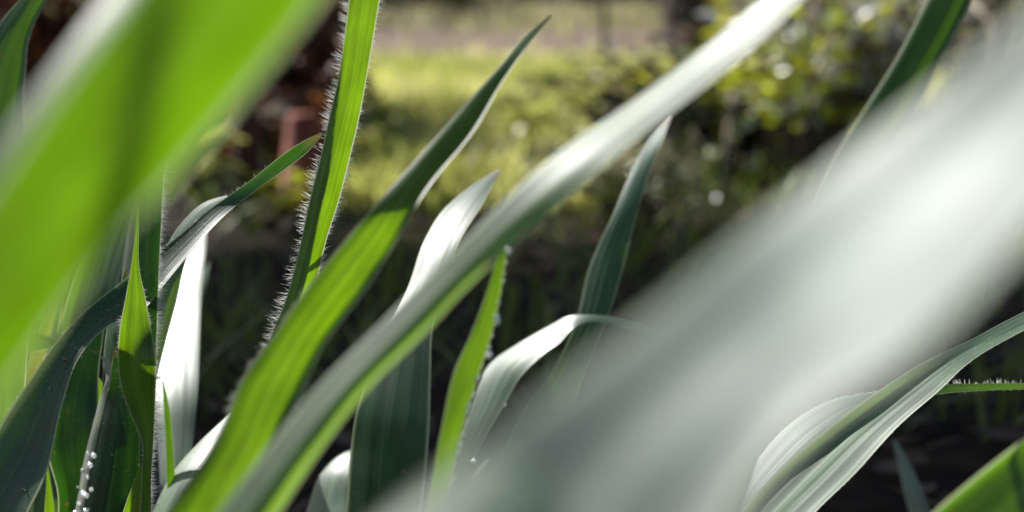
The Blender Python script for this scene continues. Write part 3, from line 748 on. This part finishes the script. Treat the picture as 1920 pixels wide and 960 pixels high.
def leafy_tree(base, h, spread, crown_c, crown_r, nleaf, leafL, trunk_r, label, mat='crown'):
    t = empty('shade_tree', base, label, 'tree')
    b = MB()
    top = crown_c - base
    pts = [Vector((0, 0, -.03)), Vector((.03, .02, h * .35)), Vector((top.x * .35, top.y * .35, h * .65)), top * .85]
    b.tube(pts, [trunk_r * 1.25, trunk_r, trunk_r * .8, trunk_r * .45], 9)
    for _ in range(9):
        a = pts[2].lerp(pts[3], random.random())
        e = top + Vector((random.uniform(-1, 1) * crown_r[0], random.uniform(-1, 1) * crown_r[1], random.uniform(-.6, .8) * crown_r[2])) * .8
        b.tube([a, a.lerp(e, .5) + Vector((0, 0, .06)), e], [trunk_r * .35, trunk_r * .2, trunk_r * .06], 6)
    b.build('trunk', M['bark'], t)
    f = MB()
    cl = []
    for _ in range(60):
        while True:
            q = Vector((random.uniform(-1, 1), random.uniform(-1, 1), random.uniform(-1, 1)))
            if q.length < 1: break
        cl.append(top + Vector((q.x * crown_r[0], q.y * crown_r[1], q.z * crown_r[2])))
    for _ in range(nleaf):
        c = random.choice(cl)
        p = c + Vector((random.gauss(0, 1), random.gauss(0, 1), random.gauss(0, .6))) * spread
        f.leaf(p, Vector((random.uniform(-1, 1), random.uniform(-1, 1), random.uniform(-.8, .3))), Vector((random.uniform(-.5, .5), random.uniform(-.5, .5), 1)), leafL * random.uniform(.7, 1.3), leafL * .55)
    f.build('crown', M[mat], t)
    return t
SH = 2.5          # crown height; its shadow lands SH/tan(el) away
mid_shadow = Vector((-.10, 0.76, 0))
cc = mid_shadow + SUN * (SH / SUN.z)
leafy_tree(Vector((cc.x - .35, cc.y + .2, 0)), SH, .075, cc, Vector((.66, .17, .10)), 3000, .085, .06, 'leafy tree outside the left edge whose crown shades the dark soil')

# ------------------------------------------------------------------ dark trunk on the far side of the lawn
t = empty('tree_stump', on_ground(1288, 3.0), 'dark blurred tree trunk rising from the far end of the sunlit lawn', 'tree trunk')
b = MB()
b.tube([(0, 0, -.03), (0, 0, .03), (.0, .01, .10), (.01, .0, .19), (0.03, .0, .32), (.03, .02, .55), (.05, .03, .85)], [.045, .045, .060, .060, .050, .046, .04], 12)
b.tube([(.02, 0, .30), (.09, .0, .42), (.12, .02, .6)], [.022, .017, .01], 7)
b.tube([(.02, 0, .42), (-.07, .03, .55), (-.1, .02, .75)], [.018, .014, .007], 7)
b.build('trunk', M['bark'], t)
f = MB()
for _ in range(220):
    e = random.choice([Vector((.05, .03, .9)), Vector((.13, .02, .65)), Vector((-.1, .02, .8))])
    f.leaf(e + Vector((random.gauss(0, .07), random.gauss(0, .07), random.gauss(0, .06))), Vector((random.uniform(-1, 1), random.uniform(-1, 1), random.uniform(-.8, .5))), Vector((random.uniform(-.5, .5), 0, 1)), .05, .022)
f.build('crown', M['crown'], t)

# ------------------------------------------------------------------ red clay pot and dark stakes at the left
t = empty('clay_pot', on_ground(566, 1.24), 'blurred rust red clay pot turned upside down behind the hairy upright blade', 'pot')
b = MB()
b.lathe([(0, -.004), (.026, -.004), (.0265, .012), (.0225, .014), (.013, .080), (.011, .084), (.004, .085), (.004, .083), (0, .083)], (0, 0, 0))
b.build('pot_body', M['clay'], t)

def stake(x, d, h, r, lean, label):
    g = on_ground(x, d)
    b = MB()
    P = [Vector((lean * h * k + .002 * math.sin(7 * k), .01 * k, -.02 + (h + .02) * k)) for k in (0, .25, .5, .75, .97, 1)]
    b.tube(P, [r, r * .95, r * .97, r * .9, r * .88, r * .6], 9)
    o = b.build('wooden_stake', M['wood'], None)
    o.location = g
    tag(o, label, 'stake', 'dark stakes left of the lawn')
stake(455, 1.30, .30, .013, .02, 'dark wooden stake nearest the huge green blade')
stake(545, 1.62, .42, .020, .08, 'thick dark wooden stake leaning behind the clay pot')
stake(395, 1.5, .26, .011, -.03, 'thin dark stake just right of the white hair fringe')
stake(620, 2.0, .40, .012, .0, 'farthest dark stake, half hidden by the hairy upright blade')
stake(1130, 3.1, .26, .008, .0, 'thin dark post standing in the lawn behind the slanting blade tip')
stake(350, 1.9, .45, .03, .05, 'broad dark stake farthest left, behind the white hair fringe')

# ------------------------------------------------------------------ broad dry leaves and weeds at the left
def weed(x, d, h, nl, L, w, mat, label, group, z=0.0, name='weed', spread=.5, up=1.0):
    g = on_ground(x, d); g.z = z
    t = empty(name, g, label, 'weed', group)
    b = MB(); f = MB()
    for i in range(max(2, nl // 4)):
        a = random.uniform(0, 6.28)
        e = Vector((math.cos(a) * spread * h * .6, math.sin(a) * spread * h * .6, h * random.uniform(.7, 1) * up))
        b.tube([Vector((0, 0, -.01)), e * .5 + Vector((0, 0, h * .08)), e], [.0016, .0012, .0006], 5)
        for k in range(4):
            p = e * random.uniform(.35, 1)
            an = random.uniform(0, 6.28)
            f.leaf(p, Vector((math.cos(an), math.sin(an), random.uniform(-.3, .8))), Vector((random.uniform(-.6, .6), random.uniform(-.6, .6), 1)), L * random.uniform(.6, 1.2), w * random.uniform(.7, 1.2), .4)
    b.build('stem', M['stem'], t); f.build('foliage', M[mat], t)
    return t
weed(505, 1.35, .085, 12, .05, .02, 'straw', 'pale dry weed between the dark stakes', 'weeds by the stakes', spread=.25)
weed(395, 1.25, .09, 14, .035, .016, 'lawn', 'yellow green weed right of the white hair fringe', 'weeds by the stakes', spread=.3)
weed(520, 1.2, .045, 14, .03, .012, 'bushleaf', 'low green weed under the thin green tip of the arching blade', 'weeds by the stakes', spread=.6)
weed(600, 1.8, .16, 16, .05, .02, 'straw', 'tall pale weed behind the clay pot', 'weeds by the stakes', spread=.3)
WL = ['leafy weed at the near edge of the lawn, behind the white leaf tip', 'round leafed weed on the lawn right of the slanting blade', 'bright weed on the lawn above the long white blade', 'broad leaf weed beside the lawn weed with round leaves',
      'small weed on the lawn close to the hairy upright blade', 'weed at the lawn edge between the hairy and the slanting blade', 'darker weed in the middle of the lawn', 'low weed left of the dark trunk']
for i, (x, d) in enumerate([(930, 1.52), (1010, 1.66), (1080, 1.8), (960, 1.75), (735, 1.6), (690, 1.48), (1000, 2.1), (1200, 2.3)]):
    weed(x, d, .055, 18, .036, .026, 'lawn' if i != 6 else 'dimgrass', WL[i], 'weeds on the lawn', spread=.9)

def brown_bush(x, d, h, w, n, label, mt):
    g = on_ground(x, d)
    t = empty('dry_bush', g, label, 'dry bush', 'brown dry bushes at the left')
    b = MB(); f = MB()
    for _ in range(30):
        e = Vector((random.uniform(-1, 1) * w / 2, random.uniform(-.5, .5) * w, h * random.uniform(.5, 1.05)))
        b.tube([Vector((e.x * .2, e.y * .2, -.02)), e * .55 + Vector((0, 0, .02)), e], [.004, .003, .001], 5)
        for k in range(n // 30):
            p = e * random.uniform(.15, 1.05) + Vector((random.gauss(0, .012), random.gauss(0, .012), random.gauss(0, .012)))
            f.leaf(p, Vector((random.uniform(-1, 1), random.uniform(-1, 1), random.uniform(-.8, .4))), Vector((random.uniform(-.7, .7), random.uniform(-.7, .7), 1)), random.uniform(.02, .045), random.uniform(.01, .02), .4)
    b.build('stem', M['wood'], t); f.build('foliage', M[mt], t)
brown_bush(430, 1.75, .34, .30, 700, 'dark brown dry bush between the huge green blade and the clay pot', 'rust')
brown_bush(440, 1.42, .10, .20, 500, 'low rust brown dry bush at the foot of the dark stakes', 'rust')
brown_bush(540, 1.6, .16, .14, 300, 'middle sized brown dry bush just behind the upturned clay pot', 'rust')
brown_bush(130, 1.7, .42, .36, 900, 'dark brown dry bush behind the upper left corner blades', 'rust')
brown_bush(560, 1.95, .36, .22, 500, 'dark brown dry bush behind the clay pot', 'rust')

# pink flowers
for x, y, d, lab in ((768, 252, 1.75, 'small pink flower blurred among the lawn weeds'), (388, 262, 1.4, 'small pink flower beside the dark stakes at the left')):
    p = px(x, y, d)
    t = empty('pink_flower', Vector((p.x, p.y, 0)), lab, 'flower')
    b = MB(); b.tube([(0, 0, -.01), (.003, 0, p.z * .5), (0, 0, p.z)], [.0012, .001, .0008], 5); b.build('stem', M['stem'], t)
    f = MB()
    for k in range(6):
        a = k * math.pi / 3
        f.leaf(Vector((0, 0, p.z)), Vector((math.cos(a), math.sin(a) * .6, .5 * math.sin(a) + .3)), Vector((0, -.7, .7)), .016, .012)
    f.build('petal', M['petal'], t)['kind'] = 'stuff'

# ------------------------------------------------------------------ leafy bushes at the right
def bush(x, d, h, w, dep, nst, nleaf, label, mats, L=.013, dark=0.0):
    g = on_ground(x, d)
    t = empty('leafy_bush', g, label, 'bush', 'bushes at the right')
    b = MB(); ends = []
    for i in range(nst):
        e = Vector((random.uniform(-1, 1) * w / 2, random.uniform(-1, 1) * dep / 2, h * random.uniform(.45, 1.05)))
        q = Vector((e.x * .35, e.y * .35, e.z * .55))
        b.tube([Vector((e.x * .12, e.y * .12, -.02)), q, e], [.0032, .0022, .0008], 5)
        ends.append((q, e))
        for k in range(3):
            s = q.lerp(e, random.random()); r = s + Vector((random.gauss(0, .03), random.gauss(0, .03), random.uniform(-.01, .04)))
            b.tube([s, r], [.0012, .0005], 4); ends.append((s, r))
    b.build('stem', M['twig'], t)
    for mt, share in mats:
        f = MB()
        for _ in range(int(nleaf * share)):
            q, e = random.choice(ends)
            p = q.lerp(e, random.uniform(.1, 1.05)) + Vector((random.gauss(0, .006), random.gauss(0, .006), random.gauss(0, .006)))
            an = random.uniform(0, 6.28)
            f.leaf(p, Vector((math.cos(an), math.sin(an), random.uniform(-.5, .6))), Vector((random.uniform(-.7, .7), random.uniform(-.7, .7), 1)), L * random.uniform(.6, 1.4), L * random.uniform(.4, .65), .3)
        f.build('foliage', M[mt], t)
bush(1350, 1.46, .12, .17, .14, 26, 420, 'dark bush with scattered yellow green leaves right of the long white blade', [('bushleaf', .4), ('dimgrass', .35), ('glint', .25)])
bush(1530, 1.55, .25, .20, .16, 34, 380, 'bush with pale silvery leaves between the long white and the dark rimmed blades', [('bushsilver', .35), ('bushleaf', .3), ('glint', .35)], .019)
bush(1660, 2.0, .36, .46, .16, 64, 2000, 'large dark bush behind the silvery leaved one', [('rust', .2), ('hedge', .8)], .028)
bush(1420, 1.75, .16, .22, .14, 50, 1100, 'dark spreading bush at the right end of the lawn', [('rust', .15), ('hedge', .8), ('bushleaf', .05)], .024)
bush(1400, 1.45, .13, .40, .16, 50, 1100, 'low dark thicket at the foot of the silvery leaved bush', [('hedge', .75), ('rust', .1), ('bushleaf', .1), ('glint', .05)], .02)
bush(1480, 1.42, .17, .18, .12, 22, 300, 'yellow leafed bush low against the enormous grey blade', [('bushleaf', .75), ('glint', .25)], .017)
bush(1850, 1.6, .27, .24, .16, 30, 420, 'dry pale bush in the top right corner', [('bushsilver', .3), ('dimgrass', .4), ('glint', .3)], .015)
bush(1200, 1.18, .06, .22, .16, 22, 300, 'low dark plant in the shade under the long white blade', [('dimgrass', .7), ('glint', .3)], .012)

def sparse(x, d, h, w, n, mats, L, label):
    g = on_ground(x, d)
    t = empty('leafy_bush', g, label, 'bush', 'bushes at the right')
    b = MB(); ends = []
    for i in range(14):
        e = Vector((random.uniform(-1, 1) * w / 2, random.uniform(-1, 1) * .05, h * random.uniform(.55, 1.05)))
        q = Vector((e.x * .4, e.y * .4, e.z * .55)); b.tube([Vector((e.x * .1, e.y * .1, -.02)), q, e], [.0025, .0018, .0007], 5); ends.append((q, e))
    b.build('stem', M['twig'], t)
    for mt, sh in mats:
        f = MB()
        for _ in range(int(n * sh)):
            q, e = random.choice(ends); p = q.lerp(e, random.uniform(-.2, 1.1))
            an = random.uniform(0, 6.28)
            f.leaf(p, Vector((math.cos(an), math.sin(an) * .6, random.uniform(-.7, .6))), Vector((random.uniform(-.8, .8), random.uniform(-1.2, -.1), .9)), L * random.uniform(.5, 1.3), L * random.uniform(.35, .6), .3)
        f.build('foliage', M[mt], t)
for k in range(9):
    x = random.uniform(1340, 1640); d = random.uniform(1.3, 1.7); gp = on_ground(x, d); hh = random.uniform(.16, .3); lx = random.uniform(-.06, .10)
    b = MB(); b.tube([Vector((0, 0, -.01)), Vector((lx * .3 + random.gauss(0, .008), .01, hh * .4)), Vector((lx * .6 + random.gauss(0, .012), 0, hh * .7)), Vector((lx, -.01, hh))], [.0034, .003, .0022, .001], 6)
    q = Vector((lx * .6, 0, hh * .7)); b.tube([q, q + Vector((random.uniform(-.06, .06), 0, .05))], [.0018, .0008], 5)
    o = b.build('dry_twig', M['twig'], None); o.location = gp
    tag(o, 'bare brown blurred twig standing among the bushes at the right', 'twig', 'bare twigs in the bushes')
sparse(1480, 1.34, .19, .15, 150, [('bushleaf', .5), ('bushsilver', .3), ('glint', .2)], .022, 'sparse bush of large pale and yellow green leaves in front of the dark thicket')
sparse(1560, 1.42, .21, .16, 90, [('bushleaf', .4), ('bushsilver', .4), ('glint', .2)], .022, 'sparse pale leaved bush just left of the dark rimmed blade')
sparse(1260, 1.42, .09, .14, 70, [('bushleaf', .6), ('glint', .4)], .018, 'small sparse yellow green bush under the long white blade')

# dry stalks in the upper right
def stalk(x0, y0, x1, y1, d, r, label):
    a, c = px(x0, y0, d), px(x1, y1, d + .12)
    g = Vector((a.x - (c.x - a.x) * .15, a.y, 0))
    b = MB()
    b.tube([Vector((0, 0, -.01)), a - g, (a + c) / 2 - g + Vector((0, 0, .006)), c - g], [r, r, r * .8, r * .5], 7)
    o = b.build('dry_stalk', M['straw'], None); o.location = g
    tag(o, label, 'dry stalk', 'dry stalks in the upper right')
stalk(1690, 90, 1600, -10, 1.45, .0055, 'pale pinkish dry stalk left of the dark rimmed blade')
stalk(1600, 60, 1660, 0, 1.6, .004, 'dry stalk crossing just under the top edge')
stalk(1490, 130, 1620, 60, 1.35, .004, 'pale slanting stalk above the silvery leaves')
stalk(1870, 60, 1790, -20, 1.4, .006, 'pale stalk in the top right corner, right of the dark rimmed blade')
stalk(1375, 175, 1440, 120, 1.35, .004, 'short pale stalk next to the long white blade')

# ------------------------------------------------------------------ far hedge bushes beyond the grass
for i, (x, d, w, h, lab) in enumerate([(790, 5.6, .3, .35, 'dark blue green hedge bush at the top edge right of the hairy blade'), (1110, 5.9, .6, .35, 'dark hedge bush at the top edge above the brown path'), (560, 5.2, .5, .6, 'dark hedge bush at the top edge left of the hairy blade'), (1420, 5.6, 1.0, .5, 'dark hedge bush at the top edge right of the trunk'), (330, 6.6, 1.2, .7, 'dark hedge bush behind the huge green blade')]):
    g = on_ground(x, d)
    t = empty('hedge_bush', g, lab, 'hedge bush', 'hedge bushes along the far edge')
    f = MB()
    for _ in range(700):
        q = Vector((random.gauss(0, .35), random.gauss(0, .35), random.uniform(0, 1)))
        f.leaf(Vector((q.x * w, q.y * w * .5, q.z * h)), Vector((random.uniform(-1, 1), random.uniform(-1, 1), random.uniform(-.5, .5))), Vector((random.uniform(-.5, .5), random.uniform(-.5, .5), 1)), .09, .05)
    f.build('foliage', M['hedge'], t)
    b = MB(); b.tube([(0, 0, -.04), (0, 0, h * .5), (.03, 0, h * .9)], [.03, .02, .008], 7); b.build('stem', M['stem'], t)
